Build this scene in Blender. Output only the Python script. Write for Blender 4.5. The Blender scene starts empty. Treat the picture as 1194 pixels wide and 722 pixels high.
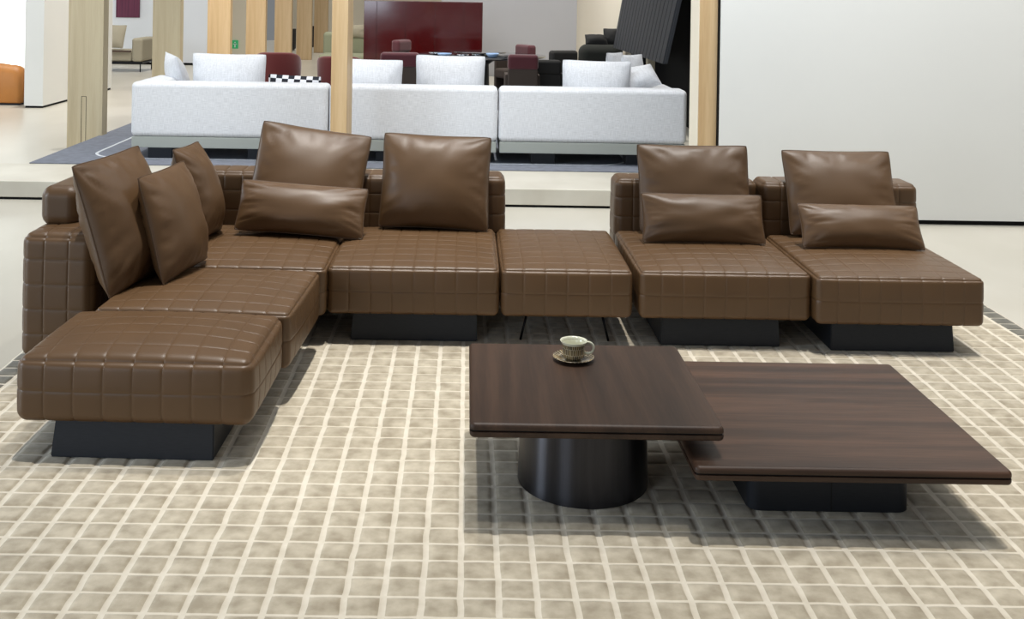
import bpy, bmesh, math, random
from mathutils import Vector, Matrix, noise
R = math.radians
C = bpy.context.scene.collection
random.seed(7)

# ------------------------------------------------------------------ materials
def srgb(r, g, b):
    f = lambda c: (c/255/12.92) if c/255 <= .04045 else ((c/255+.055)/1.055)**2.4
    return (f(r), f(g), f(b), 1)

def mat(name, col, rough=.5, metal=0, spec=.5, var=0, vscale=8, stretch=(1,1,1), bump=0, bscale=200, bdist=.001,
        coat=0, col2=None, emit=None, estr=0, sheen=0, detail=4):
    m = bpy.data.materials.new(name); m.use_nodes = True
    nt = m.node_tree; N = nt.nodes; L = nt.links; b = N['Principled BSDF']
    b.inputs['Base Color'].default_value = col
    b.inputs['Roughness'].default_value = rough
    b.inputs['Metallic'].default_value = metal
    b.inputs['Specular IOR Level'].default_value = spec
    b.inputs['Coat Weight'].default_value = coat
    b.inputs['Coat Roughness'].default_value = .08
    b.inputs['Sheen Weight'].default_value = sheen
    if emit:
        b.inputs['Emission Color'].default_value = emit; b.inputs['Emission Strength'].default_value = estr
    tc = N.new('ShaderNodeTexCoord')
    if var or col2:
        mp = N.new('ShaderNodeMapping'); mp.inputs['Scale'].default_value = stretch
        nz = N.new('ShaderNodeTexNoise'); nz.inputs['Scale'].default_value = vscale; nz.inputs['Detail'].default_value = detail
        rp = N.new('ShaderNodeValToRGB')
        c2 = col2 or tuple(min(1, c*(1+var)) for c in col[:3])+(1,)
        c1 = col if col2 else tuple(c*(1-var) for c in col[:3])+(1,)
        rp.color_ramp.elements[0].color = c1; rp.color_ramp.elements[1].color = c2
        rp.color_ramp.elements[0].position = .32; rp.color_ramp.elements[1].position = .68
        L.new(tc.outputs['Object'], mp.inputs[0]); L.new(mp.outputs[0], nz.inputs[0])
        L.new(nz.outputs[0], rp.inputs[0]); L.new(rp.outputs[0], b.inputs['Base Color'])
    if bump:
        nb = N.new('ShaderNodeTexNoise'); nb.inputs['Scale'].default_value = bscale; nb.inputs['Detail'].default_value = 3
        bp = N.new('ShaderNodeBump'); bp.inputs['Strength'].default_value = bump; bp.inputs['Distance'].default_value = bdist
        L.new(tc.outputs['Object'], nb.inputs[0]); L.new(nb.outputs[0], bp.inputs['Height']); L.new(bp.outputs[0], b.inputs['Normal'])
    return m

def weave_mat(name, col, scale=260):
    m = mat(name, col, rough=.95, spec=.2, sheen=.2)
    nt = m.node_tree; N = nt.nodes; L = nt.links; b = N['Principled BSDF']
    tc = N.new('ShaderNodeTexCoord')
    hs = []
    for st in ((1, .06, .06), (.06, 1, 1)):
        mp = N.new('ShaderNodeMapping'); mp.inputs['Scale'].default_value = st
        nz = N.new('ShaderNodeTexNoise'); nz.inputs['Scale'].default_value = scale; nz.inputs['Detail'].default_value = 1
        L.new(tc.outputs['Object'], mp.inputs[0]); L.new(mp.outputs[0], nz.inputs[0]); hs.append(nz)
    ad = N.new('ShaderNodeMath'); ad.operation = 'ADD'
    L.new(hs[0].outputs[0], ad.inputs[0]); L.new(hs[1].outputs[0], ad.inputs[1])
    mr = N.new('ShaderNodeMapRange'); mr.inputs[1].default_value = .7; mr.inputs[2].default_value = 1.3
    mr.inputs[3].default_value = .8; mr.inputs[4].default_value = 1.05
    L.new(ad.outputs[0], mr.inputs[0])
    mx = N.new('ShaderNodeVectorMath'); mx.operation = 'SCALE'; mx.inputs[0].default_value = col[:3]
    L.new(mr.outputs[0], mx.inputs['Scale']); L.new(mx.outputs[0], b.inputs['Base Color'])
    bp = N.new('ShaderNodeBump'); bp.inputs['Strength'].default_value = .3; bp.inputs['Distance'].default_value = .002
    L.new(ad.outputs[0], bp.inputs['Height']); L.new(bp.outputs[0], b.inputs['Normal'])
    return m

M = {}
M['leather'] = mat('leather', srgb(91, 67, 43), rough=.43, spec=.45, var=.06, vscale=5, bump=.25, bscale=420, bdist=.0006)
M['leather_seam'] = mat('leather_seam', srgb(80, 60, 42), rough=.45, spec=.4)
M['black_metal'] = mat('black_metal', srgb(40, 43, 49), rough=.48, metal=.5, spec=.5, var=.1, vscale=30, stretch=(1, 1, 8))
M['thin_metal'] = mat('thin_metal', srgb(24, 24, 26), rough=.35, metal=.8)
M['gunmetal'] = mat('gunmetal', srgb(72, 72, 76), rough=.3, metal=.95, var=.08, vscale=60, stretch=(1, 1, .05))

nt_ = M['gunmetal'].node_tree; b_ = nt_.nodes['Principled BSDF']
b_.inputs['Anisotropic'].default_value = .92; b_.inputs['Anisotropic Rotation'].default_value = .25; b_.inputs['Roughness'].default_value = .34
tg_ = nt_.nodes.new('ShaderNodeTangent'); tg_.direction_type = 'RADIAL'; tg_.axis = 'Z'
nt_.links.new(tg_.outputs[0], b_.inputs['Tangent'])

def wood(name, c1, c2, c3, axis, scale=1.0, rough=.42, ring=1.0):
    m = bpy.data.materials.new(name); m.use_nodes = True
    nt = m.node_tree; N = nt.nodes; L = nt.links; b = N['Principled BSDF']
    b.inputs['Roughness'].default_value = rough; b.inputs['Specular IOR Level'].default_value = .35
    tc = N.new('ShaderNodeTexCoord'); mp = N.new('ShaderNodeMapping')
    st = [14, 14, 14]; st[axis] = .7
    mp.inputs['Scale'].default_value = [s*scale for s in st]
    n1 = N.new('ShaderNodeTexNoise'); n1.inputs['Scale'].default_value = 1; n1.inputs['Detail'].default_value = 6; n1.inputs['Distortion'].default_value = .4
    n2 = N.new('ShaderNodeTexNoise'); n2.inputs['Scale'].default_value = 9; n2.inputs['Detail'].default_value = 3
    mm = N.new('ShaderNodeMath'); mm.operation = 'MULTIPLY_ADD'; mm.inputs[1].default_value = .35*ring
    L.new(tc.outputs['Object'], mp.inputs[0]); L.new(mp.outputs[0], n1.inputs[0]); L.new(mp.outputs[0], n2.inputs[0])
    L.new(n2.outputs[0], mm.inputs[0]); L.new(n1.outputs[0], mm.inputs[2])
    rp = N.new('ShaderNodeValToRGB'); e = rp.color_ramp.elements
    e[0].position = .45; e[0].color = c1; e[1].position = .85; e[1].color = c3
    k = e.new(.64); k.color = c2
    L.new(mm.outputs[0], rp.inputs[0]); L.new(rp.outputs[0], b.inputs['Base Color'])
    bp = N.new('ShaderNodeBump'); bp.inputs['Strength'].default_value = .12; bp.inputs['Distance'].default_value = .001
    L.new(mm.outputs[0], bp.inputs['Height']); L.new(bp.outputs[0], b.inputs['Normal'])
    return m
M['walnut_y'] = wood('walnut_y', srgb(42, 29, 21), srgb(54, 38, 28), srgb(68, 49, 37), 1, rough=.5)
M['walnut_x'] = wood('walnut_x', srgb(44, 30, 22), srgb(61, 43, 32), srgb(84, 60, 46), 0, rough=.5)
M['oak'] = wood('oak', srgb(188, 156, 114), srgb(198, 168, 126), srgb(208, 180, 140), 2, .8, .5)
M['pale_oak'] = wood('pale_oak', srgb(186, 170, 138), srgb(196, 180, 148), srgb(204, 190, 158), 2, .8, .5)

M['groove'] = mat('groove', srgb(12, 10, 9), rough=.8)
M['white_paint'] = mat('white_paint', srgb(226, 226, 222), rough=.55, var=.012, vscale=1.5)
M['cool_paint'] = mat('cool_paint', srgb(232, 236, 242), rough=.7)
M['taupe_paint'] = mat('taupe_paint', srgb(196, 190, 180), rough=.7)
M['grey_paint'] = mat('grey_paint', srgb(186, 187, 192), rough=.75, var=.02, vscale=.7)
M['cream_paint'] = mat('cream_paint', srgb(236, 226, 206), rough=.7)
M['black_paint'] = mat('black_paint', srgb(9, 9, 10), rough=.7, spec=.2)
M['slate_panel'] = mat('slate_panel', srgb(46, 48, 52), rough=.6)
M['floor'] = mat('floor', srgb(180, 175, 162), rough=.28, spec=.45, col2=srgb(192, 187, 175), vscale=1.3, stretch=(1, .5, 1))
M['step'] = mat('step', srgb(206, 201, 188), rough=.4, spec=.4, col2=srgb(190, 184, 170), vscale=2.2)
M['white_fabric'] = weave_mat('white_fabric', srgb(222, 223, 226))
M['plinth_grey'] = mat('plinth_grey', srgb(158, 162, 156), rough=.35, spec=.5)
M['red_lacquer'] = mat('red_lacquer', srgb(68, 10, 12), rough=.12, coat=1, spec=.6)
M['red_fabric'] = mat('red_fabric', srgb(92, 26, 26), rough=.9, sheen=.3, bump=.2, bscale=300)
M['plum_fabric'] = mat('plum_fabric', srgb(78, 30, 38), rough=.9, sheen=.3)
M['brown_fabric'] = mat('brown_fabric', srgb(60, 50, 44), rough=.8)
M['black_fabric'] = mat('black_fabric', srgb(26, 25, 24), rough=.85)
M['olive_black'] = mat('olive_black', srgb(26, 28, 22), rough=.9)
M['tan_leather'] = mat('tan_leather', srgb(178, 116, 52), rough=.5, var=.08, vscale=3)
M['stone_fabric'] = mat('stone_fabric', srgb(160, 152, 132), rough=.9)
M['sage_fabric'] = mat('sage_fabric', srgb(148, 150, 124), rough=.9)
M['purple_art'] = mat('purple_art', srgb(120, 60, 84), rough=.8, col2=srgb(84, 40, 66), vscale=6, stretch=(14, 1, .2))
M['glass_dark'] = mat('glass_dark', srgb(22, 24, 28), rough=.06, spec=.8, coat=.6)
M['blue_glass'] = mat('blue_glass', srgb(150, 180, 220), rough=.06, spec=.8, coat=.6)
M['silver'] = mat('silver', srgb(200, 205, 212), rough=.18, metal=1)
M['shaded_floor'] = mat('shaded_floor', srgb(120, 116, 120), rough=1)
M['pouf_grey'] = mat('pouf_grey', srgb(104, 104, 100), rough=.95, var=.15, vscale=40)
M['blue_rug'] = mat('blue_rug', srgb(108, 112, 122), rough=.95, var=.14, vscale=14, bump=.4, bscale=250, bdist=.002)
M['rug_line'] = mat('rug_line', srgb(196, 200, 204), rough=.95)
M['daylight'] = mat('daylight', srgb(250, 252, 255), rough=.9, emit=srgb(236, 246, 240), estr=1.6)
M['sign_green'] = mat('sign_green', srgb(30, 130, 80), rough=.4, emit=srgb(60, 190, 120), estr=.35)
M['sign_white'] = mat('sign_white', srgb(230, 245, 235), rough=.4)

def gingham():
    m = mat('gingham', srgb(230, 230, 230), rough=.9); nt = m.node_tree; N = nt.nodes; L = nt.links
    tc = N.new('ShaderNodeTexCoord'); ck = N.new('ShaderNodeTexChecker'); ck.inputs['Scale'].default_value = 17
    ck.inputs[1].default_value = srgb(34, 36, 44); ck.inputs[2].default_value = srgb(226, 226, 230)
    L.new(tc.outputs['Object'], ck.inputs[0]); L.new(ck.outputs[0], N['Principled BSDF'].inputs['Base Color']); return m
M['gingham'] = gingham()

def china():   # cream china with gilt and brown bands and upright bars
    m = mat('gilt_china', srgb(214, 206, 184), rough=.16, spec=.6, coat=.4); nt = m.node_tree; N = nt.nodes; L = nt.links
    b = N['Principled BSDF']
    tc = N.new('ShaderNodeTexCoord'); sp = N.new('ShaderNodeSeparateXYZ'); L.new(tc.outputs['Object'], sp.inputs[0])
    at = N.new('ShaderNodeMath'); at.operation = 'ARCTAN2'; L.new(sp.outputs[1], at.inputs[0]); L.new(sp.outputs[0], at.inputs[1])
    cb = N.new('ShaderNodeCombineXYZ'); L.new(at.outputs[0], cb.inputs[0])
    mz = N.new('ShaderNodeMath'); mz.operation = 'MULTIPLY'; mz.inputs[1].default_value = 34; L.new(sp.outputs[2], mz.inputs[0])
    L.new(mz.outputs[0], cb.inputs[1])
    br = N.new('ShaderNodeTexBrick'); br.inputs['Scale'].default_value = 2.2
    br.inputs['Color1'].default_value = srgb(46, 32, 22); br.inputs['Color2'].default_value = srgb(140, 118, 80)
    br.inputs['Mortar'].default_value = srgb(176, 168, 144); br.inputs['Mortar Size'].default_value = .05
    br.inputs['Brick Width'].default_value = .42; br.inputs['Row Height'].default_value = 1.6; br.offset = .4
    L.new(cb.outputs[0], br.inputs[0]); L.new(br.outputs[0], b.inputs['Base Color'])
    return m
M['gilt_china'] = china()
M['cream_china'] = mat('cream_china', srgb(206, 206, 186), rough=.16, spec=.6, coat=.4)

def rug_mat(name, c1, c2, edge):
    m = mat(name, c1, rough=.95, spec=.15, sheen=.25, col2=c2, vscale=16, detail=7)
    nt = m.node_tree; N = nt.nodes; L = nt.links
    tc = N.new('ShaderNodeTexCoord'); nb = N.new('ShaderNodeTexNoise'); nb.inputs['Scale'].default_value = 330; nb.inputs['Detail'].default_value = 2
    bp = N.new('ShaderNodeBump'); bp.inputs['Strength'].default_value = .5; bp.inputs['Distance'].default_value = .002
    L.new(tc.outputs['Object'], nb.inputs[0]); L.new(nb.outputs[0], bp.inputs['Height']); L.new(bp.outputs[0], N['Principled BSDF'].inputs['Normal'])
    return m
M['rug_pad'] = rug_mat('rug_pad', srgb(156, 145, 125), srgb(194, 184, 164), 0)
M['rug_channel'] = rug_mat('rug_channel', srgb(206, 197, 179), srgb(220, 212, 196), 0)
M['rug_dark'] = rug_mat('rug_dark', srgb(92, 90, 82), srgb(120, 117, 107), 0)

# ------------------------------------------------------------------ object helpers
def tag(o, label=None, cat=None, group=None, kind=None):
    if label: o['label'] = label
    if cat: o['category'] = cat
    if group: o['group'] = group
    if kind: o['kind'] = kind
    return o

def thing(name, loc, label, cat, group=None, rz=0):
    o = bpy.data.objects.new(name, None); C.objects.link(o); o.location = loc; o.rotation_euler = (0, 0, rz)
    o.empty_display_size = .05
    return tag(o, label, cat, group)

def link(name, verts, faces, m, parent=None, smooth=True, mats=None, fm=None):
    me = bpy.data.meshes.new(name); me.from_pydata([tuple(v) for v in verts], [], faces)
    for x in (mats or [m]): me.materials.append(x)
    if fm: me.polygons.foreach_set('material_index', fm)
    me.polygons.foreach_set('use_smooth', [smooth]*len(me.polygons))
    bm = bmesh.new(); bm.from_mesh(me); bmesh.ops.recalc_face_normals(bm, faces=bm.faces); bm.to_mesh(me); bm.free()
    o = bpy.data.objects.new(name, me); C.objects.link(o)
    if parent: o.parent = parent
    return o

def from_bm(name, bm, m, parent=None, smooth=False):
    bmesh.ops.recalc_face_normals(bm, faces=bm.faces)
    me = bpy.data.meshes.new(name); bm.to_mesh(me); bm.free()
    for x in (m if isinstance(m, list) else [m]): me.materials.append(x)
    if smooth:
        me.polygons.foreach_set('use_smooth', [True]*len(me.polygons))
        me.set_sharp_from_angle(angle=R(50))
    o = bpy.data.objects.new(name, me); C.objects.link(o)
    if smooth: wn_ = o.modifiers.new('wn', 'WEIGHTED_NORMAL'); wn_.keep_sharp = True; wn_.weight = 100
    if parent: o.parent = parent
    return o

def add_box(bm, x0, x1, y0, y1, z0, z1, bev=0, seg=2):
    r = bmesh.ops.create_cube(bm, size=1)
    for v in r['verts']:
        v.co = Vector(((x0+x1)/2+v.co.x*(x1-x0), (y0+y1)/2+v.co.y*(y1-y0), (z0+z1)/2+v.co.z*(z1-z0)))
    if bev:
        es = list({e for v in r['verts'] for e in v.link_edges})
        bmesh.ops.bevel(bm, geom=es, offset=bev, segments=seg, profile=.5, affect='EDGES')

def box(name, x0, x1, y0, y1, z0, z1, m, parent=None, bev=0, seg=2):
    bm = bmesh.new(); add_box(bm, x0, x1, y0, y1, z0, z1, bev, seg)
    return from_bm(name, bm, m, parent, smooth=bev > 0)

def struct(o): o['kind'] = 'structure'; return o

def tube(name, pts, r, m, parent=None, closed=False, n=8):
    pts = [Vector(p) for p in pts]; V = []; F = []; L_ = len(pts)
    up = None
    for i, p in enumerate(pts):
        a = pts[(i-1) % L_] if (closed or i > 0) else p
        b = pts[(i+1) % L_] if (closed or i < L_-1) else p
        d = (b-a).normalized()
        if up is None:
            up = Vector((0, 0, 1)) if abs(d.z) < .9 else Vector((1, 0, 0))
        s = d.cross(up).normalized(); up = s.cross(d).normalized()
        rr = r[i] if isinstance(r, (list, tuple)) else r
        for k in range(n):
            t = 2*math.pi*k/n; V.append(p+(s*math.cos(t)+up*math.sin(t))*rr)
    for i in range(L_ if closed else L_-1):
        for k in range(n):
            j = (i+1) % L_
            F.append((i*n+k, i*n+(k+1) % n, j*n+(k+1) % n, j*n+k))
    if not closed:
        F.append(tuple(range(n))); F.append(tuple((L_-1)*n+k for k in range(n)))
    return link(name, V, F, m, parent)

def lathe(name, prof, m, parent=None, n=48, mats=None, mi=None):
    V = []; F = []; fm = []; P = len(prof)
    for i, (r, z) in enumerate(prof):
        for k in range(n):
            t = 2*math.pi*k/n; V.append((r*math.cos(t), r*math.sin(t), z))
    for i in range(P-1):
        for k in range(n):
            F.append((i*n+k, i*n+(k+1) % n, (i+1)*n+(k+1) % n, (i+1)*n+k)); fm.append(mi[i] if mi else 0)
    for row, q in ((0, 0), (P-1, mi[-1] if mi else 0)):      # caps with their own vertices keep the wall shading clean
        b = len(V); V += [V[row*n+k] for k in range(n)]; F.append(tuple(range(b, b+n))); fm.append(q)
    return link(name, V, F, m, parent, mats=mats, fm=fm)

# a padded, rounded and (optionally) quilted box; cells = number of quilting squares on each axis
FR = [0, .02, .045, .08, .14, .25, .5, .75, .86, .92, .955, .98]
def pad(name, x0, x1, y0, y1, z0, z1, m, parent=None, r=.04, cells=(8, 8, 2), puff=.006, crown=0, bulge=.0, seam=.003, sag=0, rot=None):
    lo = (x0, y0, z0); hi = (x1, y1, z1); ax = []
    for a in range(3):
        n = max(1, cells[a]); w = (hi[a]-lo[a])/n; s = set()
        for i in range(n):
            for f in FR: s.add(round(lo[a]+(i+f)*w, 5))
        s.add(round(hi[a], 5))
        for e in (.12, .3, .5, .7, .85, 1.0, 1.2):
            s.add(round(lo[a]+e*r, 5)); s.add(round(hi[a]-e*r, 5))
        L_ = sorted(s); out = [L_[0]]
        for q in L_[1:]:
            if q-out[-1] > .0014 or q == L_[-1]: out.append(q)
        ax.append(out)
    n = [len(a) for a in ax]; idx = {}; V = []; F = []
    def g(a, q):
        if cells[a] <= 1: return 1
        t = (q-lo[a])/(hi[a]-lo[a])*cells[a]
        if t < .5 or t > cells[a]-.5: return 1
        f = t-math.floor(t); return 1-abs(2*f-1)**14*.8-.2*abs(2*f-1)**3
    def vert(i, j, k):
        key = (i, j, k)
        if key in idx: return idx[key]
        p = Vector((ax[0][i], ax[1][j], ax[2][k]))
        c = Vector([min(max(p[a], lo[a]+r), hi[a]-r) for a in range(3)])
        d = (p-c).normalized(); q = c+d*r
        G = 1
        for a in range(3):
            wt = 1-min(1, abs(d[a])**2*1.2) if abs(d[a]) < .999 else 0
            G *= 1-wt*(1-g(a, p[a]))
        disp = puff*(G-1)
        if seam and d.z > 0 and abs(d.z) < .999: disp -= seam*math.exp(-((d.z-.62)/.12)**2)
        q += d*disp
        u = [(2*(p[a]-lo[a])/(hi[a]-lo[a])-1) for a in range(3)]
        if crown: q.z += crown*(1-abs(u[0])**2.6)*(1-abs(u[1])**2.6)*max(0, (u[2]+1)/2)**2
        if bulge:
            for a in (0, 1):
                o1 = 1-a
                q[a] += bulge*u[a]*(1-u[o1]**4)*(1-u[2]**2)
        if sag: q.z -= sag*(abs(u[0])**6)*(u[2]+1)/2
        idx[key] = len(V); V.append(q); return idx[key]
    X, Y, Z = n
    for i in range(X-1):
        for j in range(Y-1):
            for k in (0, Z-1): F.append((vert(i, j, k), vert(i+1, j, k), vert(i+1, j+1, k), vert(i, j+1, k)))
    for i in range(X-1):
        for k in range(Z-1):
            for j in (0, Y-1): F.append((vert(i, j, k), vert(i+1, j, k), vert(i+1, j, k+1), vert(i, j, k+1)))
    for j in range(Y-1):
        for k in range(Z-1):
            for i in (0, X-1): F.append((vert(i, j, k), vert(i, j+1, k), vert(i, j+1, k+1), vert(i, j, k+1)))
    return link(name, V, F, m, parent)

# a knife-edge pillow: thing named `name` with a cover and a piping part.  bl/br/tl = 3-D corners of its mid plane
def pillow(name, bl, br, tl, th, m, label, cat, group=None, seed=0, pinch=.035, wrinkle=1.0, seam=None, NN=44, sag=.12, pinz=0):
    bl, br, tl = Vector(bl), Vector(br), Vector(tl)
    U = (br-bl); w = U.length; U.normalize()
    W = (tl-bl); W = W-U*W.dot(U); h = W.length; W.normalize(); Nn = U.cross(W)
    cen = bl+U*w/2+(tl-bl)/2
    cen = bl+U*w/2+W*h/2
    root = bpy.data.objects.new(name, None); C.objects.link(root); root.empty_display_size = .05
    root.matrix_world = Matrix((( U.x, W.x, Nn.x, cen.x), (U.y, W.y, Nn.y, cen.y), (U.z, W.z, Nn.z, cen.z), (0, 0, 0, 1)))
    tag(root, label, cat, group)
    def flat(u, v):
        x = u*w/2*(1-pinch*(1-v*v)*abs(u)**1.0); y = v*h/2*(1-pinch*(1-u*u)*abs(v)**1.0)
        rx = 1-.025*(abs(u)*abs(v))**8
        return x*rx, y*rx
    V = []; F = []; id_ = {}
    par = [math.sin(math.pi/2*(2*i/NN-1)) for i in range(NN+1)]
    for s in (1, -1):
        for i in range(NN+1):
            for j in range(NN+1):
                edge = i in (0, NN) or j in (0, NN)
                if edge and s == -1: id_[(s, i, j)] = id_[(1, i, j)]; continue
                u, v = par[i], par[j]; x, y = flat(u, v)
                T = th/2*((1-abs(u)**2.4)*(1-abs(v)**2.4))**.6
                T *= 1-sag*v
                ed = max(abs(u), abs(v)); fall = (1-ed**10)*(.25+.75*ed**2)
                nz = noise.noise(Vector((u*2.2+seed*3.1, v*2.2, s*2.+seed)))*.012
                # pulls running in from the corners and edges
                ang = math.atan2(v, u)
                rid = abs(noise.noise(Vector((ang*3.2+seed*7, ed*1.3, s*3.))))
                nz -= wrinkle*.016*(max(0, .22-rid)/.22)**1.5*ed**3*(1-ed**14)
                nz += wrinkle*.004*math.sin(v*9+3*noise.noise(Vector((u*2, v*2, seed+5))))*(u*u)*(1-ed**10)*.6
                id_[(s, i, j)] = len(V); V.append((x, y, s*(T+nz*fall*1.2) if not edge else 0))
        for i in range(NN):
            for j in range(NN):
                F.append((id_[(s, i, j)], id_[(s, i+1, j)], id_[(s, i+1, j+1)], id_[(s, i, j+1)]))
    cover = link('cushion_cover', V, F, m, root)
    pts = []
    for k in range(NN): pts.append(flat(par[k], -1))
    for k in range(NN): pts.append(flat(1, par[k]))
    for k in range(NN): pts.append(flat(-par[k], 1))
    for k in range(NN): pts.append(flat(-1, -par[k]))
    tube('piping', [(x, y, 0) for x, y in pts], .0035, seam or m, root, closed=True, n=6)
    return root

# ------------------------------------------------------------------ the room
struct(box('floor', -16, 9, -1.5, 36, -.1, 0, M['floor']))
# raised step and platform behind the brown sofa
struct(box('floor_step', -14, 2.3, 8.57, 9.43, .02, .146, M['step'], bev=.004))
struct(box('floor_platform', -3.82, 2.62, 9.43, 13.4, .0, .146, M['step']))
struct(box('trim_1', -14, 2.3, 8.585, 9.43, .0, .02, M['black_paint']))

# right wall, seen frontally, with a shadow gap at its foot
w = struct(box('wall_right', 1.915, 9, 8.15, 8.45, .035, 4, M['white_paint']))
struct(box('trim_2', 1.95, 9, 8.17, 8.44, 0, .035, M['black_paint']))
struct(box('trim_3', 1.905, 1.915, 8.165, 8.45, 0, 4, M['black_paint']))
# left partition
struct(box('wall_left', -6.13, -5.87, 15.0, 17.9, .03, 4, M['white_paint']))
struct(box('trim_4', -6.12, -5.88, 15.02, 17.88, 0, .03, M['black_paint']))
# far walls
struct(box('wall_back', -14, -5.55, 23.8, 24.05, .05, 4, M['cool_paint']))
struct(box('baseboard_back', -14, -5.56, 23.82, 24.0, 0, .05, M['black_paint']))
struct(box('wall_far', -5.55, 4, 33, 33.2, 0, 4, M['cream_paint']))
struct(box('wall_sign', -5.72, -5.2, 26, 26.2, 0, 4, M['cream_paint']))
struct(box('wall_grey', -.52, 2.235, 22, 22.2, 0, 4, M['grey_paint']))
struct(box('wall_cream', 2.235, 2.4, 15.1, 22.2, 0, 4, M['cream_paint']))
struct(box('wall_black', 2.62, 2.75, 8.5, 15.1, 0, 4, M['black_paint']))
struct(box('wall_black_return', 2.3, 2.75, 15.0, 15.1, 0, 4, M['black_paint']))
# daylit window, far left
wn = struct(box('window_1', -14, -9.25, 22.9, 22.98, .0, 4, M['daylight']))
struct(box('trim_5', -9.25, -9.0, 22.85, 23.0, 0, 4, M['cream_paint']))

# oak portals: a row of flat pillars running back from the left
def oak_pillar(x0, x1, y0, y1, z0, m, label, group=None, slot=False, edge=None):
    t = thing('oak_pillar', ((x0+x1)/2, (y0+y1)/2, z0), label, 'pillar', group)
    hx, hy = (x1-x0)/2, (y1-y0)/2
    box('shaft', -hx, hx, -hy, hy, 0, 4-z0, m, t, bev=.004)
    if slot:
        bm = bmesh.new()
        sx = -.01
        add_box(bm, sx-.026, sx-.022, -hy-.002, -hy+.003, .0, .56)
        add_box(bm, sx+.022, sx+.026, -hy-.002, -hy+.003, .0, .56)
        add_box(bm, sx-.026, sx+.026, -hy-.002, -hy+.003, .556, .56)
        from_bm('inlay_outline', bm, M['groove'], t)
    return t
names = [(11.2, 'wide pale oak pillar standing left of the grey rug, a slim slot outline at its foot'),
         (14.2, 'pale oak pillar just right of the purple picture'),
         (17.2, 'oak pillar between the bluish white wall and the small green sign'),
         (20.2, 'oak pillar rising just left of the round-backed red chair'),
         (23.2, 'oak pillar rising directly behind the round-backed red chair'),
         (26.2, 'narrow oak pillar, second from last in the receding row'),
         (29.2, 'narrowest farthest oak pillar, beside the slender front pillar')]
for i, (Y, lab) in enumerate(names):
    oak_pillar(-4.13, -3.765, Y, Y+.16, 0, M['pale_oak'] if i < 2 else M['oak'], lab, 'oak pillars in the receding row', slot=(i == 0))
oak_pillar(-1.125, -.99, 9.0, 9.41, .146, M['oak'], 'slender oak pillar in front of the white sofa, between its left cushions')
t = oak_pillar(1.765, 1.905, 8.2, 8.5, 0, M['oak'], 'oak pillar with its left side coloured as lit, against the end of the white wall at right')
box('lit_side', -.075, -.07, -.148, .15, 0, 3.99, M['cream_paint'], t)  # cream sheet puts the light on the pillar's left side into colour

# ------------------------------------------------------------------ rugs
def tufted_rug():
    cx, cy = .1077, .098; kx0, kx1 = -19, 27; ky0, ky1 = -9, 37
    ox, oy = .007, 2.93
    xs = []; ys = []
    # profile inside a cell: (fraction, height)
    def prof(n, gx):
        return [(0, 0), (gx, .0), (gx+.045, .75), (gx+.13, .97), (.5, 1), (1-gx-.13, .97), (1-gx-.045, .75), (1-gx, .0)]
    PX = prof(0, .085); PY = prof(0, .06)
    for k in range(kx0, kx1):
        for f, h in PX: xs.append((ox+(k+f)*cx, h, k))
    xs.append((ox+kx1*cx, 0, kx1))
    for k in range(ky0, ky1):
        for f, h in PY: ys.append((oy+(k+f)*cy, h, k))
    ys.append((oy+ky1*cy, 0, ky1))
    V = []; F = []; fm = []
    nx, ny = len(xs), len(ys)
    for j, (y, hy, ky) in enumerate(ys):
        for i, (x, hx, kx) in enumerate(xs):
            nz = noise.noise(Vector((x*24, y*24, 0)))
            nx2 = noise.noise(Vector((x*14, y*14, 4)))*.004
            H = hx*hy*(.0045+.0006*noise.noise(Vector((kx*.9, ky*.9, 1))))
            V.append((x+nx2, y+noise.noise(Vector((x*14, y*14, 9)))*.003, .0015+H+nz*.0008))
    for j in range(ny-1):
        for i in range(nx-1):
            F.append((j*nx+i, j*nx+i+1, (j+1)*nx+i+1, (j+1)*nx+i))
            ii, jj = i % 8, j % 8
            ch = ii in (0, 7) or jj in (0, 7)
            k = xs[i][2]; kk = ys[j][2]
            band = k in (kx0, kx1-1) or kk in (ky0, ky1-1)
            fm.append(1 if ch else (2 if band else 0))
    # skirt to the floor
    b = len(V)
    per = [i for i in range(nx)]+[j*nx+nx-1 for j in range(1, ny)]+[(ny-1)*nx+i for i in range(nx-2, -1, -1)]+[j*nx for j in range(ny-2, 0, -1)]
    for p in per: V.append((V[p][0], V[p][1], .0))
    for q in range(len(per)):
        q2 = (q+1) % len(per); F.append((per[q], per[q2], b+q2, b+q)); fm.append(2)
    o = link('area_rug', V, F, None, mats=[M['rug_pad'], M['rug_channel'], M['rug_dark']], fm=fm)
    tag(o, 'large beige rug tufted in small squares with a dark grey border under the sofa', 'rug')
tufted_rug()

t = thing('area_rug', (-1, 11.3, .146), 'blue-grey rug with a thin pale outline under the white sofa on the platform', 'rug')
box('pile', -2.8, 2.85, -1.87, 1.9, 0, .01, M['blue_rug'], t, bev=.003)
pts = []
x0, x1, y0, y1, rr = -2.42, 2.5, -1.55, 1.5, .35
for (cx_, cy_, a0) in ((x1-rr, y0+rr, -90), (x1-rr, y1-rr, 0), (x0+rr, y1-rr, 90), (x0+rr, y0+rr, 180)):
    for k in range(9):
        a = R(a0+k*90/8); pts.append((cx_+rr*math.cos(a), cy_+rr*math.sin(a)))
V = []; F = []
n = len(pts)
for i, (x, y) in enumerate(pts):
    a = Vector(pts[i-1]); b = Vector(pts[(i+1) % n]); d = (b-a).normalized(); nn = Vector((-d.y, d.x))*.014
    for s in (-1, 1):
        for z in (.0095, .0112): V.append((x+nn.x*s, y+nn.y*s, z))
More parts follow.
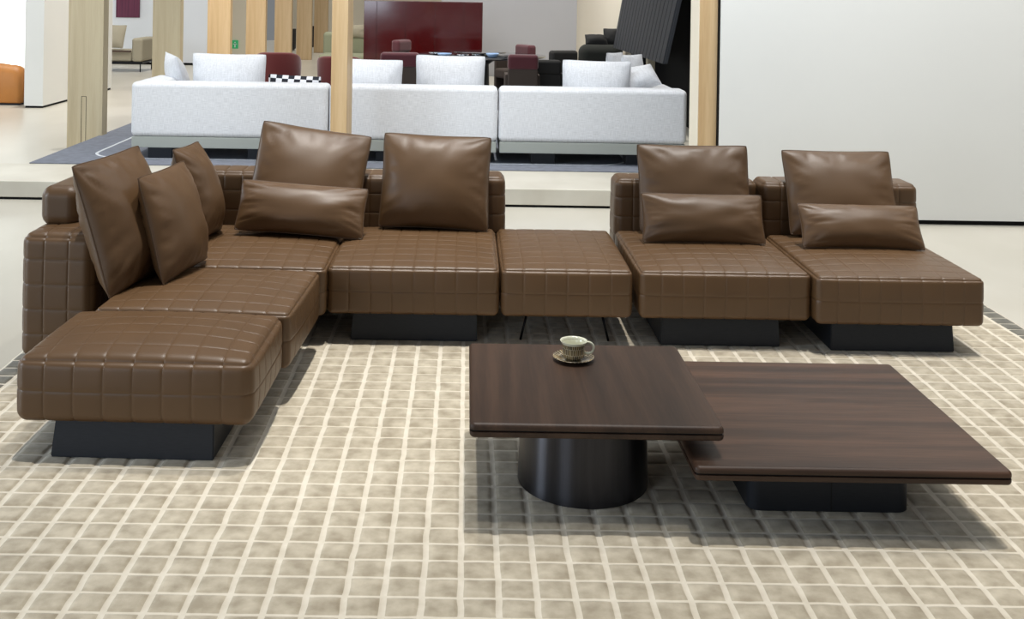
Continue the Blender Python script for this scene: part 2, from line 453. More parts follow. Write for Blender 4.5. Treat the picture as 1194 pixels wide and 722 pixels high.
for i in range(n):
    j = (i+1) % n
    F += [(i*4+1, i*4+3, j*4+3, j*4+1), (i*4, i*4+1, j*4+1, j*4), (i*4+2, i*4+3, j*4+3, j*4+2), (i*4, i*4+2, j*4+2, j*4)]
link('border_line', V, F, M['rug_line'], t)

t = box('area_rug', -2.4, 2.2, 13.8, 19.4, 0, .012, M['shaded_floor'], bev=.003)  # not a rug: grey sheet paints the shade on the floor
tag(t, 'grey sheet painting the shaded floor under the round dining table, glimpsed between white cushions', 'rug')

# ------------------------------------------------------------------ brown sectional
LE = M['leather']
def plinth(parent, x0, x1, y0, y1, h=.145, flare=.018):
    bm = bmesh.new(); add_box(bm, x0, x1, y0, y1, 0, h)
    for v in bm.verts:
        if v.co.z < .01:
            v.co.y += -flare if v.co.y < (y0+y1)/2 else 0
            v.co.x += -flare*.6 if v.co.x < (x0+x1)/2 else flare*.2
    bmesh.ops.bevel(bm, geom=list(bm.edges), offset=.004, segments=2, affect='EDGES')
    return from_bm('plinth_base', bm, M['black_metal'], parent, smooth=True)

G_SOFA = 'modules of the brown quilted leather sectional'
SB, ST = .145, .375
def seat(parent, x0, x1, y0, y1, cx=8, cy=8, crown=.022, ztop=ST):
    return pad('seat', x0, x1, y0, y1, SB, ztop, LE, parent, r=.027, cells=(cx, cy, 2), puff=.0034, crown=crown, bulge=.012)
def back(parent, x0, x1, y0, y1, z0=.12, z1=.655, cells=(8, 1, 5)):
    return pad('backrest', x0, x1, y0, y1, z0, z1, LE, parent, r=.042, cells=cells, puff=.0045, crown=0, bulge=.006, seam=.002)

# A: ottoman nearest the camera
t = thing('sofa_ottoman', (-1.163, 3.85, .0065), 'brown quilted leather ottoman seat nearest the camera at the left end of the sofa', 'sofa module', G_SOFA, rz=R(-1.2))
def S(o): return o
pad('seat', -.43, .42, -.01, .57, SB-.012, ST-.0065, LE, t, r=.04, cells=(8, 6, 2), puff=.0034, crown=.04, bulge=.012)
plinth(t, -.30, .275, 0.045, .5, h=.139)
# B: seat with side back and headrest roll
t = thing('sofa_module', (-1.11, 4.43, .0065), 'brown quilted leather seat with a tall left side back and a headrest roll', 'sofa module', G_SOFA, rz=R(-2.5))
pad('seat', -.41, .405, .0, .69, SB-.0065, ST-.0065, LE, t, r=.027, cells=(8, 7, 2), puff=.0034, crown=.03, bulge=.012)
pad('backrest', -.855, -.53, .29, 1.0, .05, .60, LE, t, r=.045, cells=(3, 7, 5), puff=.0045, seam=.003, bulge=.008, crown=.018)
hr = pad('headrest', -.845, -.665, .44, 1.0, .595, .782, LE, t, r=.055, cells=(1, 1, 1), puff=0, seam=0)
bm = bmesh.new(); add_box(bm, -.55, -.4, .34, .66, .03, .2, .01); from_bm('side_frame', bm, M['black_metal'], t, smooth=True)
plinth(t, -.3, .25, 0.088, .58, h=.139)
# C: corner
t = thing('sofa_corner', (-1.04, 5.14, .0065), 'brown quilted leather corner seat where the two arms of the sofa meet', 'sofa module', G_SOFA)
pad('seat', -.45, .385, .0, .93, SB-.0065, ST-.0065, LE, t, r=.027, cells=(8, 9, 2), puff=.0034, crown=.024, bulge=.012)
back(t, -.62, .39, .96, 1.19, cells=(10, 1, 5), z1=.665)
pad('backrest', -.79, -.5, .34, .95, .10, .61, LE, t, r=.05, cells=(1, 6, 5), puff=.0045, seam=0)
plinth(t, -.3, .25, 0.108, .8, h=.139)
# D
t = thing('sofa_module', (-.245, 5.18, .0065), 'brown quilted leather seat holding one square cushion, left of the backless ottoman', 'sofa module', G_SOFA)
pad('seat', -.405, .418, .0, .9, SB-.0065, ST-.0065, LE, t, r=.027, cells=(8, 9, 2), puff=.0034, crown=.022, bulge=.012)
back(t, -.40, .475, .92, 1.15)
plinth(t, -.285, .315, 0.078, .8, h=.139)
# E: small ottoman on thin legs
t = thing('sofa_ottoman', (.500, 5.18, .0065), 'narrow brown quilted leather ottoman on thin metal legs in the middle of the row', 'sofa module', G_SOFA)
pad('seat', -.314, .314, .0, .9, SB-.0065, ST-.0065, LE, t, r=.027, cells=(6, 9, 2), puff=.0034, crown=.022, bulge=.012)
for sx, sy in ((-1, .1), (1, .1), (-1, .8), (1, .8)):
    tube('leg', [(sx*.18, sy+.02, .14), (sx*.215, sy, .0)], .006, M['thin_metal'], t, n=8)
# F
t = thing('sofa_module', (1.26, 5.18, .0065), 'brown quilted leather seat right of the backless ottoman, a narrow cushion on it', 'sofa module', G_SOFA)
pad('seat', -.41, .41, .0, .9, SB-.0065, ST-.0065, LE, t, r=.027, cells=(8, 9, 2), puff=.0034, crown=.022, bulge=.012)
back(t, -.407, .395, .92, 1.15)
plinth(t, -.29, .275, 0.068, .8, h=.139)
# G
t = thing('sofa_module', (2.092, 5.13, .0065), 'brown quilted leather seat at the right end of the sofa', 'sofa module', G_SOFA)
pad('seat', -.41, .39, .0, .9, SB-.0065, ST-.0065, LE, t, r=.027, cells=(8, 9, 2), puff=.0034, crown=.022, bulge=.012)
back(t, -.425, .455, .93, 1.16)
plinth(t, -.312, .27, 0.078, .8, h=.139)

# leather cushions
GC = 'square brown leather back cushions'; GL = 'narrow brown leather lumbar cushions'
zS = .395
pillow('back_cushion', (-1.20, 5.85, zS+.055), (-.585, 5.89, zS-.035), (-1.14, 6.11, .96), .22, LE, 'square brown leather cushion behind the narrow one, nearest the sofa corner', 'cushion', GC, seed=1, seam=M['leather_seam'])
pillow('back_cushion', (-.475, 5.96, zS+.005), (.135, 5.96, zS-.015), (-.44, 6.12, .90), .24, LE, 'square brown leather cushion standing alone on the seat left of the small ottoman', 'cushion', GC, seed=2, seam=M['leather_seam'])
pillow('back_cushion', (.97, 5.96, zS), (1.60, 5.96, zS), (.95, 6.13, .855), .18, LE, 'square brown leather cushion behind the narrow one, right of the small ottoman', 'cushion', GC, seed=3, seam=M['leather_seam'])
pillow('back_cushion', (1.79, 5.93, zS), (2.405, 5.93, zS), (1.715, 6.13, .835), .18, LE, 'square brown leather cushion behind the narrow one at the right end of the sofa', 'cushion', GC, seed=4, seam=M['leather_seam'])
pillow('lumbar_cushion', (-1.215, 5.70, zS+.035), (-.53, 5.70, zS-.01), (-1.15, 5.83, .67), .19, LE, 'narrow brown leather cushion lying against the square one nearest the sofa corner', 'cushion', GL, seed=5, seam=M['leather_seam'], sag=.05)
pillow('lumbar_cushion', (.945, 5.71, zS), (1.60, 5.71, zS-.005), (.945, 5.82, .635), .16, LE, 'narrow brown leather cushion on the seat right of the small ottoman', 'cushion', GL, seed=6, seam=M['leather_seam'], sag=.05, wrinkle=.6)
pillow('lumbar_cushion', (1.77, 5.64, zS), (2.415, 5.64, zS-.005), (1.78, 5.77, .60), .18, LE, 'narrow brown leather cushion on the rightmost seat', 'cushion', GL, seed=7, seam=M['leather_seam'], sag=.05)
GS = 'brown leather cushions along the left side back'
pillow('side_cushion', (-1.505, 4.60, zS-.03), (-1.375, 5.12, zS-.01), (-1.655, 4.74, .935), .27, LE, 'large brown leather cushion leaning on the headrest roll at the left', 'cushion', GS, seed=8, seam=M['leather_seam'], wrinkle=1.6)
pillow('side_cushion', (-1.31, 4.72, zS), (-1.235, 5.22, zS), (-1.415, 4.87, .865), .2, LE, 'upright brown leather cushion in front of the large one on the left seat', 'cushion', GS, seed=9, seam=M['leather_seam'])
pillow('side_cushion', (-1.36, 5.52, zS), (-1.31, 5.85, zS), (-1.50, 5.54, .87), .22, LE, 'brown leather cushion standing in the sofa corner', 'cushion', GS, seed=10, seam=M['leather_seam'], wrinkle=1.4)

# ------------------------------------------------------------------ coffee tables
def slab(parent, w, d, z0, z1, m, name='table_top'):
    # two boards with a dark shadow line between them, softly rounded edge
    zm = (z0+z1)/2-.001
    bm = bmesh.new()
    def rounded(x, y, za, zb, top):
        ring = []; n = 10; rc = .018
        prof = []
        if top: prof = [(.004, za), (0, za+.002)]+[(.014*(1-math.sin(a)), zb-.014+.014*(1-math.cos(a))) if False else (.014*(1-math.cos(a)), zb-.014+.014*math.sin(a)) for a in [k*math.pi/2/6 for k in range(7)]]
        else: prof = [(.012*(1-math.cos(a)), za+.012-.012*math.sin(a)) for a in [math.pi/2-k*math.pi/2/6 for k in range(7)]]+[(0, zb-.002), (.004, zb)]
        rings = []
        for ins, z in prof:
            rg = []
            hx, hy = w/2-ins, d/2-ins; r = max(.004, rc-ins)
            for (sx, sy, a0) in ((1, -1, -90), (1, 1, 0), (-1, 1, 90), (-1, -1, 180)):
                for k in range(7):
                    a = R(a0+k*15); rg.append(bm.verts.new((sx*(hx-r)+r*math.cos(a), sy*(hy-r)+r*math.sin(a), z)))
            rings.append(rg)
        for a, b in zip(rings, rings[1:]):
            N_ = len(a)
            for k in range(N_): bm.faces.new((a[k], a[(k+1) % N_], b[(k+1) % N_], b[k]))
        bm.faces.new(rings[0]); bm.faces.new(rings[-1])
    rounded(0, 0, zm+.0015, z1, True); rounded(0, 0, z0, zm-.0015, False)
    o = from_bm(name, bm, m, parent, smooth=True)
    box('shadow_groove', -w/2+.006, w/2-.006, -d/2+.006, d/2-.006, zm-.004, zm+.004, M['groove'], parent)
    return o
RZ = .0065
t = thing('coffee_table', (.428, 3.778, RZ), 'square dark walnut coffee table on a dark metal drum, holding a cup', 'table')
slab(t, .80, .785, .302-RZ, .349-RZ, M['walnut_y'])
lathe('drum_base', [(.2255, 0)]+[(.226-.007*k/10, .002+.294*k/10) for k in range(11)], M['gunmetal'], t, n=96)
t = thing('coffee_table', (1.219, 3.825, RZ), 'larger lower square dark walnut coffee table on a black block base', 'table')
slab(t, .985, .975, .199-RZ, .245-RZ, M['walnut_x'])
def rblock(parent, w, d, h, m):
    bm = bmesh.new(); r = .04
    rings = []
    for ins, z in ((.003, 0), (0, .003), (0, h)):
        rg = []
        for (sx, sy, a0) in ((1, -1, -90), (1, 1, 0), (-1, 1, 90), (-1, -1, 180)):
            for k in range(9):
                a = R(a0+k*90/8); rg.append(bm.verts.new((sx*(w/2-ins-r)+r*math.cos(a), sy*(d/2-ins-r)+r*math.sin(a), z)))
        rings.append(rg)
    for a, b in zip(rings, rings[1:]):
        for k in range(len(a)): bm.faces.new((a[k], a[(k+1) % len(a)], b[(k+1) % len(a)], b[k]))
    bm.faces.new(rings[0]); bm.faces.new(rings[-1])
    return from_bm('block_base', bm, m, parent, smooth=True)
b_ = rblock(t, .534, .534, .198-RZ, M['black_metal'])
box('seam_line', .003, .0065, -.2682, -.26, .003, .188-RZ, M['groove'], b_)

# cup and saucer
sx_, sy_ = .412, 3.985
s = thing('saucer', (sx_, sy_, .3495), 'patterned gilt saucer under the cup on the walnut table', 'saucer')
lathe('dish', [(.026, 0), (.03, .001), (.04, .003), (.06, .008), (.0755, .0145), (.0762, .0155), (.0755, .0165), (.06, .0105), (.04, .0058), (.0, .0052)][:-1]+[(.002, .0052)], M['gilt_china'], s, n=64)
c = thing('coffee_cup', (sx_, sy_, .3495+.006), 'small cream and gilt patterned cup with a ring handle on its saucer', 'cup')
lathe('cup_body', [(.024, 0), (.027, .001), (.028, .004), (.0385, .008), (.0405, .02), (.0415, .045), (.0445, .058), (.049, .0655), (.0505, .067),
                   (.0495, .0675), (.046, .062), (.0405, .046), (.039, .02), (.034, .011), (.01, .009), (.001, .009)], None, c, n=64,
      mats=[M['gilt_china'], M['cream_china']], mi=[0]*6+[1]*10)
pts = []
for k in range(15):
    a = R(115-k*16.5); pts.append((.052+.022*math.cos(a)+.0, .0, .040+.021*math.sin(a)))
pts = [(.042, 0, .0575)]+pts[1:]+[(.040, 0, .0235)]
tube('handle', pts, .0045, M['cream_china'], c, n=10)

# ------------------------------------------------------------------ white sofa on the platform
WF = M['white_fabric']; ZP = .157
GW = 'modules of the white fabric sofa'
def white_mod(x0, x1, label, kind, arm=None):
    cx_ = (x0+x1)/2; hx = (x1-x0)/2-.005
    t = thing('white_sofa_module', (cx_, 9.72, ZP), label, 'sofa module', GW)
    pad('backrest', -hx, hx, 0, .26, .20, .69, WF, t, r=.045, cells=(1, 1, 1), puff=0, seam=0)
    box('plinth_frame', -hx+.01, hx-.01, .01, 1.0, .10, .20, M['plinth_grey'], t, bev=.006)
    pad('seat', -hx+.01, hx-.01, .265, 1.02, .205, .40, WF, t, r=.05, cells=(1, 1, 1), puff=0, seam=0, crown=.02)
    for fx in ((-.72, .30) if kind == 'l' else ((-.3, .3) if kind == 'm' else (-.52, .5))):
        box('foot', fx*hx-.11, fx*hx+.11, .08, .3, 0, .11, M['black_metal'], t, bev=.004)
    if arm == 'l': pad('armrest', -hx, -hx+.26, .262, .85, .2, .69, WF, t, r=.045, cells=(1, 1, 1), puff=0, seam=0)
    if arm == 'r': pad('armrest', hx-.26, hx, .262, 1.05, .2, .66, WF, t, r=.045, cells=(1, 1, 1), puff=0, seam=0)
    return t
white_mod(-3.02, -1.235, 'white fabric sofa section at the left, behind the slender oak pillar', 'l', 'l')
white_mod(-1.235, .295, 'white fabric sofa section in the middle, seen from behind', 'm')
white_mod(.295, 2.0, 'white fabric sofa section at the right end, seen from behind', 'r', 'r')
GWC = 'white fabric cushions on the white sofa'
def wp(xa, xb, y, zt, th, label, seed, zb=.56, lean=.06, dz=0, cat='cushion'):
    pillow('throw_pillow', (xa, y, zb), (xb, y, zb+dz), (xa, y+lean*0-.0, zt), th, WF, label, cat, GWC, seed=seed, seam=WF, NN=26)
wp(-2.56, -1.87, 10.09, 1.095, .23, 'long white cushion left of the red tub chair', 11, dz=-.005)
wp(-1.22, -.60, 10.12, 1.065, .22, 'white cushion just right of the slender oak pillar', 12, dz=-.01)
wp(-.475, .175, 10.10, 1.11, .22, 'white cushion in front of the dark red cabinet, middle of the sofa', 13, dz=-.005)
wp(.89, 1.535, 10.10, 1.085, .24, 'long white cushion at the right end of the white sofa', 14, dz=-.01)
pillow('throw_pillow', (-2.86, 10.75, .62), (-2.62, 10.28, .60), (-2.99, 10.70, 1.07), .19, WF, 'tilted white cushion at the left arm of the white sofa', 'cushion', GWC, seed=15, seam=WF, NN=26)
pillow('throw_pillow', (1.54, 10.12, .80), (1.85, 10.2, .86), (1.57, 10.33, 1.0), .17, WF, 'small white cushion slumped on the right arm of the white sofa', 'cushion', GWC, seed=16, seam=WF, NN=26)
pillow('throw_pillow', (1.56, 10.75, .60), (1.80, 10.95, .60), (1.58, 10.80, 1.10), .18, WF, 'white cushion standing behind the long one at the right end', 'cushion', GWC, seed=17, seam=WF, NN=26)
pillow('throw_pillow', (1.50, 11.45, .60), (1.70, 11.65, .60), (1.52, 11.5, 1.08), .16, WF, 'farthest small white cushion at the right end, near the slanted dark panel', 'cushion', GWC, seed=18, seam=WF, NN=26)
pillow('throw_pillow', (-1.93, 10.5, .575), (-1.42, 10.5, .555), (-1.93, 10.5, .875), .13, M['gingham'], 'black and white checked cushion between the red tub chairs and the white sofa', 'cushion', seed=19, seam=M['gingham'], NN=26)
# white chaise part behind the right cushions
t = thing('white_ottoman', (1.45, 11.95, ZP), 'white fabric ottoman behind the cushions at the right end of the white sofa', 'ottoman')
pad('seat', -.45, .36, -.6, .7, .1, .44, WF, t, r=.05, cells=(1, 1, 1), puff=0, seam=0)
box('foot', -.2, .2, -.4, .4, 0, .11, M['black_metal'], t, bev=.004)

# ------------------------------------------------------------------ showroom furniture behind
def tub_chair(x, y, w, zt, m, label, group, rz=0, z0=0, body=None):
    t = thing('tub_chair', (x, y, z0), label, 'chair', group, rz)
    H = zt-z0; r = w/2; V = []; F = []; n = 28; th = .07
    for i in range(n+1):
        a = R(-200+ (220)*i/n); a = R(160+220*i/n)
        cs, sn = math.cos(a), math.sin(a)
        dip = 1-.0*abs(i/n-.5)
        topz = H-(abs(i/n-.5)*2)**4*H*.28
        for (rad, z) in ((r*.86, .30), (r*.97, H*.6), (r, topz-.03), (r*.985, topz-.008), (r-.03, topz), (r-.055, topz-.01), (r-th, topz-.04), (r-th-.02, .40), (r-th-.04, .30)):
            V.append((rad*cs, rad*sn, z))
    k = 9
    for i in range(n):
        for j in range(k): F.append((i*k+j, i*k+(j+1) % k, (i+1)*k+(j+1) % k, (i+1)*k+j))
    F.append(tuple(range(k))); F.append(tuple(n*k+j for j in range(k)))
    link('backrest', V, F, m, t)
    s_ = lathe('seat', [(r*.6, .27), (r*.84, .28), (r*.86, .32), (r*.84, .42), (r*.76, .45), (.01, .46)], body or m, t, n=32)
    for a in (45, 135, 225, 315):
        tube('leg', [(r*.6*math.cos(R(a)), r*.6*math.sin(R(a)), .28), (r*.72*math.cos(R(a)), r*.72*math.sin(R(a)), 0)], .012, M['thin_metal'], t, n=6)
    return t
GT = 'upholstered chairs round the dining table'
tub_chair(-2.6, 15.0, .62, .84, M['red_fabric'], 'dark red tub chair with a curved back, left of the slender oak pillar', 'red tub chairs', rz=0)
tub_chair(-1.75, 15.0, .64, .80, M['red_fabric'], 'dark red tub chair half hidden behind the slender oak pillar', 'red tub chairs')

def box_chair(x, y, w, zt, m, body, label, rz=0):
    t = thing('dining_armchair', (x, y, .0125), label, 'chair', GT, rz)
    h = w/2
    pad('back_cushion', -h, h, -.06, .1, zt-.2, zt, m, t, r=.045, cells=(1, 1, 1), puff=0, seam=0)
    box('back_shell', -h+.005, h-.005, -.05, .06, .08, zt-.19, body, t, bev=.02)
    pad('seat', -h+.02, h-.02, .05, .5, .28, .44, body, t, r=.04, cells=(1, 1, 1), puff=0, seam=0)
    for sx in (-1, 1):
        box('armrest', sx*h-.03, sx*h+.03, .05, .48, .08, .62, body, t, bev=.015)
        for fy in (0, .42): box('foot', sx*(h-.04)-.015, sx*(h-.04)+.015, fy-.01, fy+.02, 0, .09, M['thin_metal'], t)
    return t
box_chair(.74, 14.1, .40, .885, M['plum_fabric'], M['brown_fabric'], 'plum topped brown chair right of the middle white cushion')
box_chair(1.08, 14.45, .38, .80, M['black_fabric'], M['black_fabric'], 'low black chair left of the long right-hand white cushion')
box_chair(-.90, 14.6, .52, .86, M['plum_fabric'], M['brown_fabric'], 'plum chair just left of the middle white cushion')
box_chair(1.0, 18.0, .44, .83, M['plum_fabric'], M['brown_fabric'], 'plum chair on the far side of the round table, right of it', rz=R(120))
box_chair(-1.1, 18.0, .40, .88, M['plum_fabric'], M['brown_fabric'], 'plum chair on the far side of the round table, left of it', rz=R(-120))
box_chair(1.42, 15.75, .42, .86, M['black_fabric'], M['black_fabric'], 'black chair beside the dark sofa by the cream wall', rz=R(20))

t = thing('round_table', (.2, 16.4, .012), 'large round black glass dining table in front of the dark red cabinet', 'table')
lathe('table_top', [(.98, .715), (1.0, .72), (1.005, .732), (1.0, .742), (.01, .744)], M['glass_dark'], t, n=64)
lathe('pedestal', [(.4, 0), (.42, .01), (.4, .03), (.16, .1), (.14, .6), (.3, .716)], M['black_metal'], t, n=40)
t = thing('lazy_susan', (.2, 16.4, .757), 'round dark turntable raised in the middle of the round table', 'turntable')
lathe('tray', [(.38, .03), (.4, .032), (.4, .045), (.38, .048), (.01, .048)], M['glass_dark'], t, n=48)
lathe('spindle', [(.12, 0), (.12, .03), (.1, .032)], M['silver'], t, n=24)
for i, (x, y, r, h, mm, lab) in enumerate([(-.32, 15.75, .11, .05, 'blue_glass', 'blue glass bowl at the left of the round table top'),
        (-.05, 15.68, .09, .04, 'silver', 'small silver bowl near the front of the round table'),
        (.38, 15.74, .10, .06, 'blue_glass', 'pale blue glass bowl right of the middle on the round table'),
        (-.45, 16.25, .12, .03, 'silver', 'silver dish at the left edge of the round table')]):
    t = thing('bowl', (x, y, .757), lab, 'bowl', 'bowls on the round table')
    lathe('bowl_body', [(r*.5, 0), (r*.55, .002), (r*.85, h*.5), (r, h), (r*.97, h), (r*.8, h*.55), (r*.5, .01), (.002, .01)], M[mm], t, n=32)
t = thing('dark_plate', (.75, 15.95, .757), 'black plate at the right of the round table', 'plate')
lathe('plate_body', [(.1, 0), (.12, .003), (.19, .018), (.19, .021), (.12, .008), (.002, .007)], M['black_metal'], t, n=40)

t = thing('round_pouf', (.93, 13.3, 0), 'low grey round pouf just behind the right section of the white sofa', 'pouf')
# resting on the grey floor behind the platform edge
t.location = (.93, 13.05, .146)
lathe('pouf_body', [(.24, 0), (.27, .02), (.285, .08), (.29, .25), (.28, .36), (.25, .395), (.15, .41), (.01, .413)], M['pouf_grey'], t, n=48)
lathe('pouf_band', [(.288, .11), (.294, .115), (.294, .13), (.288, .135)], M['stone_fabric'], t, n=48)

# red lacquer cabinet
t = thing('lacquer_cabinet', (-.81, 20.0, 0), 'glossy dark red lacquer cabinet against the grey wall', 'cabinet')
box('carcass', -1.1, 1.1, .02, .55, .08, 1.52, M['red_lacquer'], t, bev=.004)
for k in range(4):
    x0 = -1.1+.24+k*.462 if k else -1.1+.0
edges = [-1.1, -.86, -.33, .22, .75, 1.1]
for a, b in zip(edges, edges[1:]):
    d_ = box('door_panel', a+.004, b-.004, -.005, .022, .09, 1.51, M['red_lacquer'], t, bev=.003)
box('plinth', -1.05, 1.05, .06, .5, 0, .085, M['black_metal'], t)

# dark sofa by the cream wall
t = thing('dark_sofa', (1.88, 14.93, 0), 'olive black high-backed sofa end in front of the cream wall', 'sofa')
pad('body', -.31, .3, 0, .35, .08, 1.0, M['olive_black'], t, r=.12, cells=(1, 1, 1), puff=0, seam=0)
pad('seat', -.3, .29, .34, .74, .1, .45, M['olive_black'], t, r=.08, cells=(1, 1, 1), puff=0, seam=0)
box('plinth', -.26, .26, .05, .7, 0, .09, M['black_metal'], t)
pillow('dark_cushion', (1.66, 15.07, .995), (1.97, 15.07, .995), (1.68, 15.19, 1.13), .15, M['black_fabric'], 'small black cushion lying on top of the dark sofa, left one', 'cushion', 'black cushions on the dark sofa', seed=21, NN=20)
pillow('dark_cushion', (1.92, 15.14, .99), (2.15, 15.14, .99), (1.92, 15.2, 1.22), .12, M['black_fabric'], 'small black cushion leaning higher on the dark sofa, beside the slanted panel', 'cushion', 'black cushions on the dark sofa', seed=22, NN=20)

# leaning slatted panel
t = thing('slatted_panel', (2.1, 11.5, .146), 'dark grey slatted panel slanting back in front of the black wall', 'panel')
def lean_quad(name, ya, yb, z0, z1, off, th, m, parent):
    # panel slice between y=ya..yb ; x grows with height
    V = []
    for (y) in (ya, yb):
        f = y/3.4
        for z in (z0, z1):
            for q in (0, th):
                xb = (-.01*(1-f)-.08*f); sl = .21*(1-f)+.17*f
                V.append((xb+sl*(z-.824)+off+q, y, z))
    F = [(0, 2, 3, 1), (4, 5, 7, 6), (0, 1, 5, 4), (2, 6, 7, 3), (0, 4, 6, 2), (1, 3, 7, 5)]
    return link(name, V, F, m, parent, smooth=False)
lean_quad('panel_board', 0, 3.4, .824, 2.5, .02, .03, M['slate_panel'], t)
for k in range(17):
    ya = k*3.4/17
    lean_quad('slat', ya+.012, ya+3.4/17-.012, .824, 2.5, 0, .021, M['slate_panel'], t)
box('support_post', .03, .12, 1.2, 1.32, 0, .86, M['stone_fabric'], t, bev=.004)

# far left furniture
t = thing('tan_sofa', (-7.1, 15.3, 0), 'orange tan leather sofa at the far left edge', 'sofa')
V = []; F = []; n = 30; prof = [(-.0, .03), (-.02, .1), (-.02, .8), (.03, .95), (.12, 1.0), (.22, .95), (.26, .8), (.28, .03)]
for i in range(n+1):
    f = i/n; x = -.9+1.7*f; hh = .60*(1-.35*(abs(f-.62)/.62)**2.2) if f < .9 else .6*(1-.35*(.28/.62)**2.2)*(1-.5*((f-.9)/.1)**4*.3)
    for (y, z) in prof: V.append((x, y, max(.03, z*hh)))
k = len(prof)
for i in range(n):
    for j in range(k): F.append((i*k+j, i*k+(j+1) % k, (i+1)*k+(j+1) % k, (i+1)*k+j))
F.append(tuple(range(k))); F.append(tuple(n*k+j for j in range(k)))
link('backrest', V, F, M['tan_leather'], t)
pad('seat', -.85, .75, .27, 1.0, .05, .36, M['tan_leather'], t, r=.06, cells=(1, 1, 1), puff=0, seam=0)
box('plinth', -.8, .75, .05, .95, 0, .05, M['black_metal'], t)

t = thing('stone_sofa', (-6.75, 21.6, 0), 'stone coloured sofa end with a thin metal leg below the purple picture', 'sofa')
pad('armrest', .05, .27, 0, .9, .2, .68, M['stone_fabric'], t, r=.06, cells=(1, 1, 1), puff=0, seam=0)
pad('seat', -1.2, .05, .05, .9, .2, .42, M['stone_fabric'], t, r=.05, cells=(1, 1, 1), puff=0, seam=0)
box('side_shelf', -1.2, .04, -.06, .04, .40, .43, M['walnut_x'], t)
box('frame', -1.2, .27, .02, .88, .17, .2, M['thin_metal'], t)
for x in (-1.1, .22):
    for y in (.05, .82): tube('leg', [(x, y, .18), (x, y, 0)], .012, M['thin_metal'], t, n=6)
pillow('throw_pillow', (-7.3, 21.85, .46), (-6.95, 21.85, .46), (-7.2, 22.1, .92), .16, M['stone_fabric'], 'pale slanting cushion on the stone coloured sofa', 'cushion', seed=23, NN=20)
t = thing('wall_picture', (-7.47, 23.785, 1.03), 'tall purple picture on the far white wall', 'picture')
box('canvas', -.25, .27, -.03, 0, 0, 1.3, M['purple_art'], t, bev=.003)

t = thing('exit_sign', (-5.55, 25.99, .26), 'small green low-level exit sign on the cream wall', 'sign')
box('sign_plate', -.1, .06, -.02, 0, 0, .2, M['sign_green'], t, bev=.003)
bm = bmesh.new(); add_box(bm, -.03, .0, -.026, -.019, .03, .12); add_box(bm, -.06, .03, -.026, -.019, .10, .12); add_box(bm, -.03, .0, -.026, -.019, .135, .16)
from_bm('figure_mark', bm, M['sign_white'], t)

# low black cabinets and a screen far back between pillars
for i, (x, y, w_, z0, z1, lab) in enumerate([(-5.05, 30.0, .5, 0, .6, 'low black cabinet far back between two oak pillars'),
                            (-4.72, 32.0, .4, 0, .62, 'low black cabinet farthest back, beside the last oak pillar')]):
    t = thing('black_cabinet', (x, y, z0), lab, 'cabinet')
    box('carcass', -w_/2, w_/2, 0, .4, .04, z1, M['black_fabric'], t, bev=.01)
    box('plinth', -w_/2+.03, w_/2-.03, .03, .38, 0, .045, M['black_metal'], t)
    box('door_panel', -w_/2+.01, w_/2-.01, -.012, .0, .06, z1-.02, M['black_metal'], t, bev=.003)

t = thing('sage_sofa', (-2.45, 22.2, 0), 'sage green sofa glimpsed between the slender oak pillar and the red cabinet', 'sofa')
pad('backrest', -.5, .6, .0, .3, .1, .84, M['sage_fabric'], t, r=.07, cells=(1, 1, 1), puff=0, seam=0)
pad('seat', -.5, .6, -.7, .02, .1, .42, M['sage_fabric'], t, r=.07, cells=(1, 1, 1), puff=0, seam=0)
box('plinth', -.45, .55, -.65, .25, 0, .11, M['black_metal'], t)
pillow('throw_pillow', (-2.5, 22.15, .74), (-2.1, 22.15, .74), (-2.5, 22.2, 1.0), .14, M['stone_fabric'], 'stone coloured cushion on the sage green sofa', 'cushion', seed=24, NN=20)

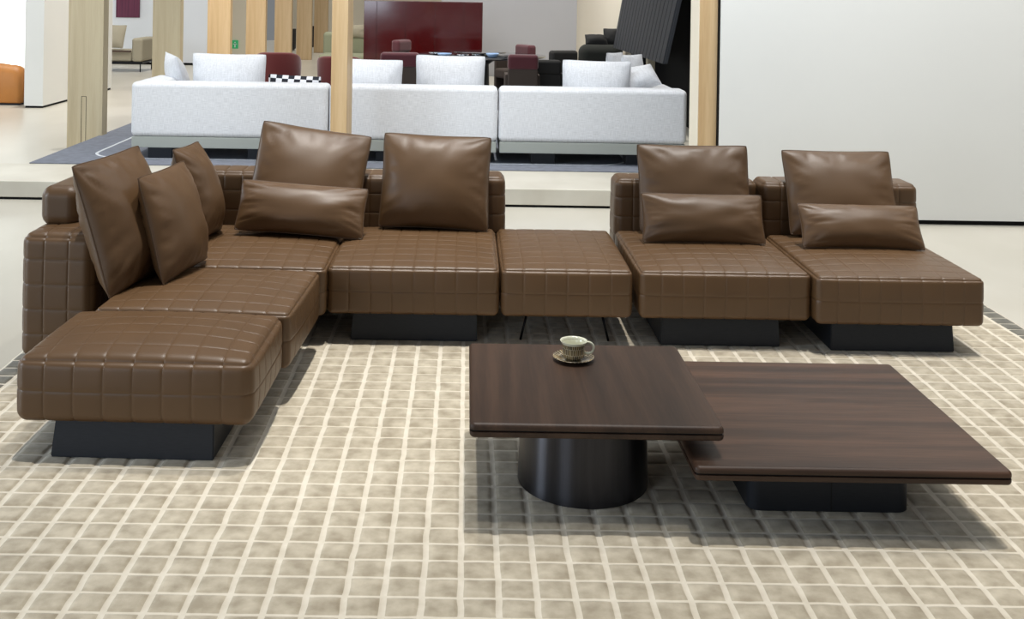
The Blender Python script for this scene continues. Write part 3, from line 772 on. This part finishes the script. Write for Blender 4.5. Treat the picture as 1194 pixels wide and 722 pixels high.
# ------------------------------------------------------------------ light
sc = bpy.context.scene
wd = bpy.data.worlds.new('world'); sc.world = wd; wd.use_nodes = True
wb = wd.node_tree.nodes['Background']; wb.inputs[0].default_value = (.93, .97, 1.0, 1); wb.inputs[1].default_value = .2
def light(kind, name, loc, rot, energy, col=(1, 1, 1), size=1, size_y=None, spot=None, blend=.3):
    l = bpy.data.lights.new(name, kind); l.energy = energy; l.color = col
    if kind == 'AREA':
        l.size = size
        if size_y: l.shape = 'RECTANGLE'; l.size_y = size_y
    if kind == 'SPOT': l.spot_size = spot; l.spot_blend = blend; l.shadow_soft_size = size
    if kind == 'SUN': l.angle = size
    o = bpy.data.objects.new(name, l); C.objects.link(o); o.location = loc; o.rotation_euler = rot
    return o
light('SUN', 'skylight', (0, 4, 6), (R(-.5), R(2.5), 0), 2.05, (1, .97, .92), size=R(1.0))
light('SPOT', 'ceiling_spot', (-.45, 4.9, 5.2), (0, 0, 0), 560, (1, .97, .91), size=.07, spot=R(44), blend=.8)
light('SPOT', 'ceiling_spot', (2.3, 4.6, 5.2), (0, 0, 0), 330, (1, .97, .92), size=.07, spot=R(46), blend=.8)
light('SPOT', 'ceiling_spot', (.6, 2.2, 5.2), (0, 0, 0), 200, (1, .97, .92), size=.07, spot=R(60), blend=.9)
# unseen fill lamps, added to brighten the white sofa and the walls behind
light('AREA', 'fill_back', (-.5, 6.8, 4.4), (R(52), 0, 0), 260, (.88, .94, 1), 7, 1.2)
light('AREA', 'fill_far', (-3, 15.5, 4.6), (R(35), 0, 0), 400, (1, .97, .92), 10, 3)  # added fill for the far walls
# daylight from the glazed side at the left
light('AREA', 'window_left', (-8.5, 2.3, 2.1), (R(90), 0, R(-90)), 300, (.78, .89, 1), 2.2, 3.2)
light('AREA', 'window_left_far', (-11, 11, 2.4), (R(90), 0, R(-70)), 300, (.85, .93, 1), 6, 3)
light('AREA', 'fill_behind', (-4.2, -2.6, 1.9), (R(84), 0, R(-30)), 80, (.76, .87, 1), 2.5, 2)  # no window here: added cool fill for a bluish sheen on the fronts
light('AREA', 'fill_right', (5.0, 5.2, 4.4), (R(48), 0, 0), 100, (1, .98, .95), 5, .8)  # added fill to brighten the right wall

# ------------------------------------------------------------------ camera
cam = bpy.data.cameras.new('camera'); co = bpy.data.objects.new('camera', cam); C.objects.link(co)
cam.sensor_width = 36; cam.sensor_fit = 'HORIZONTAL'; cam.lens = 1260/1194*36
cam.shift_x = (597-545)/1194; cam.shift_y = -(361+9)/1194
cam.clip_end = 200
co.matrix_world = Matrix.Translation((0, 0, 1.7)) @ Matrix.Rotation(R(90), 4, 'X') @ Matrix.Rotation(.0155, 4, 'Z')
sc.camera = co
vs = sc.view_settings
vs.view_transform = 'Standard'; vs.look = 'None'; vs.gamma = 1; vs.use_curve_mapping = False; vs.exposure = 0
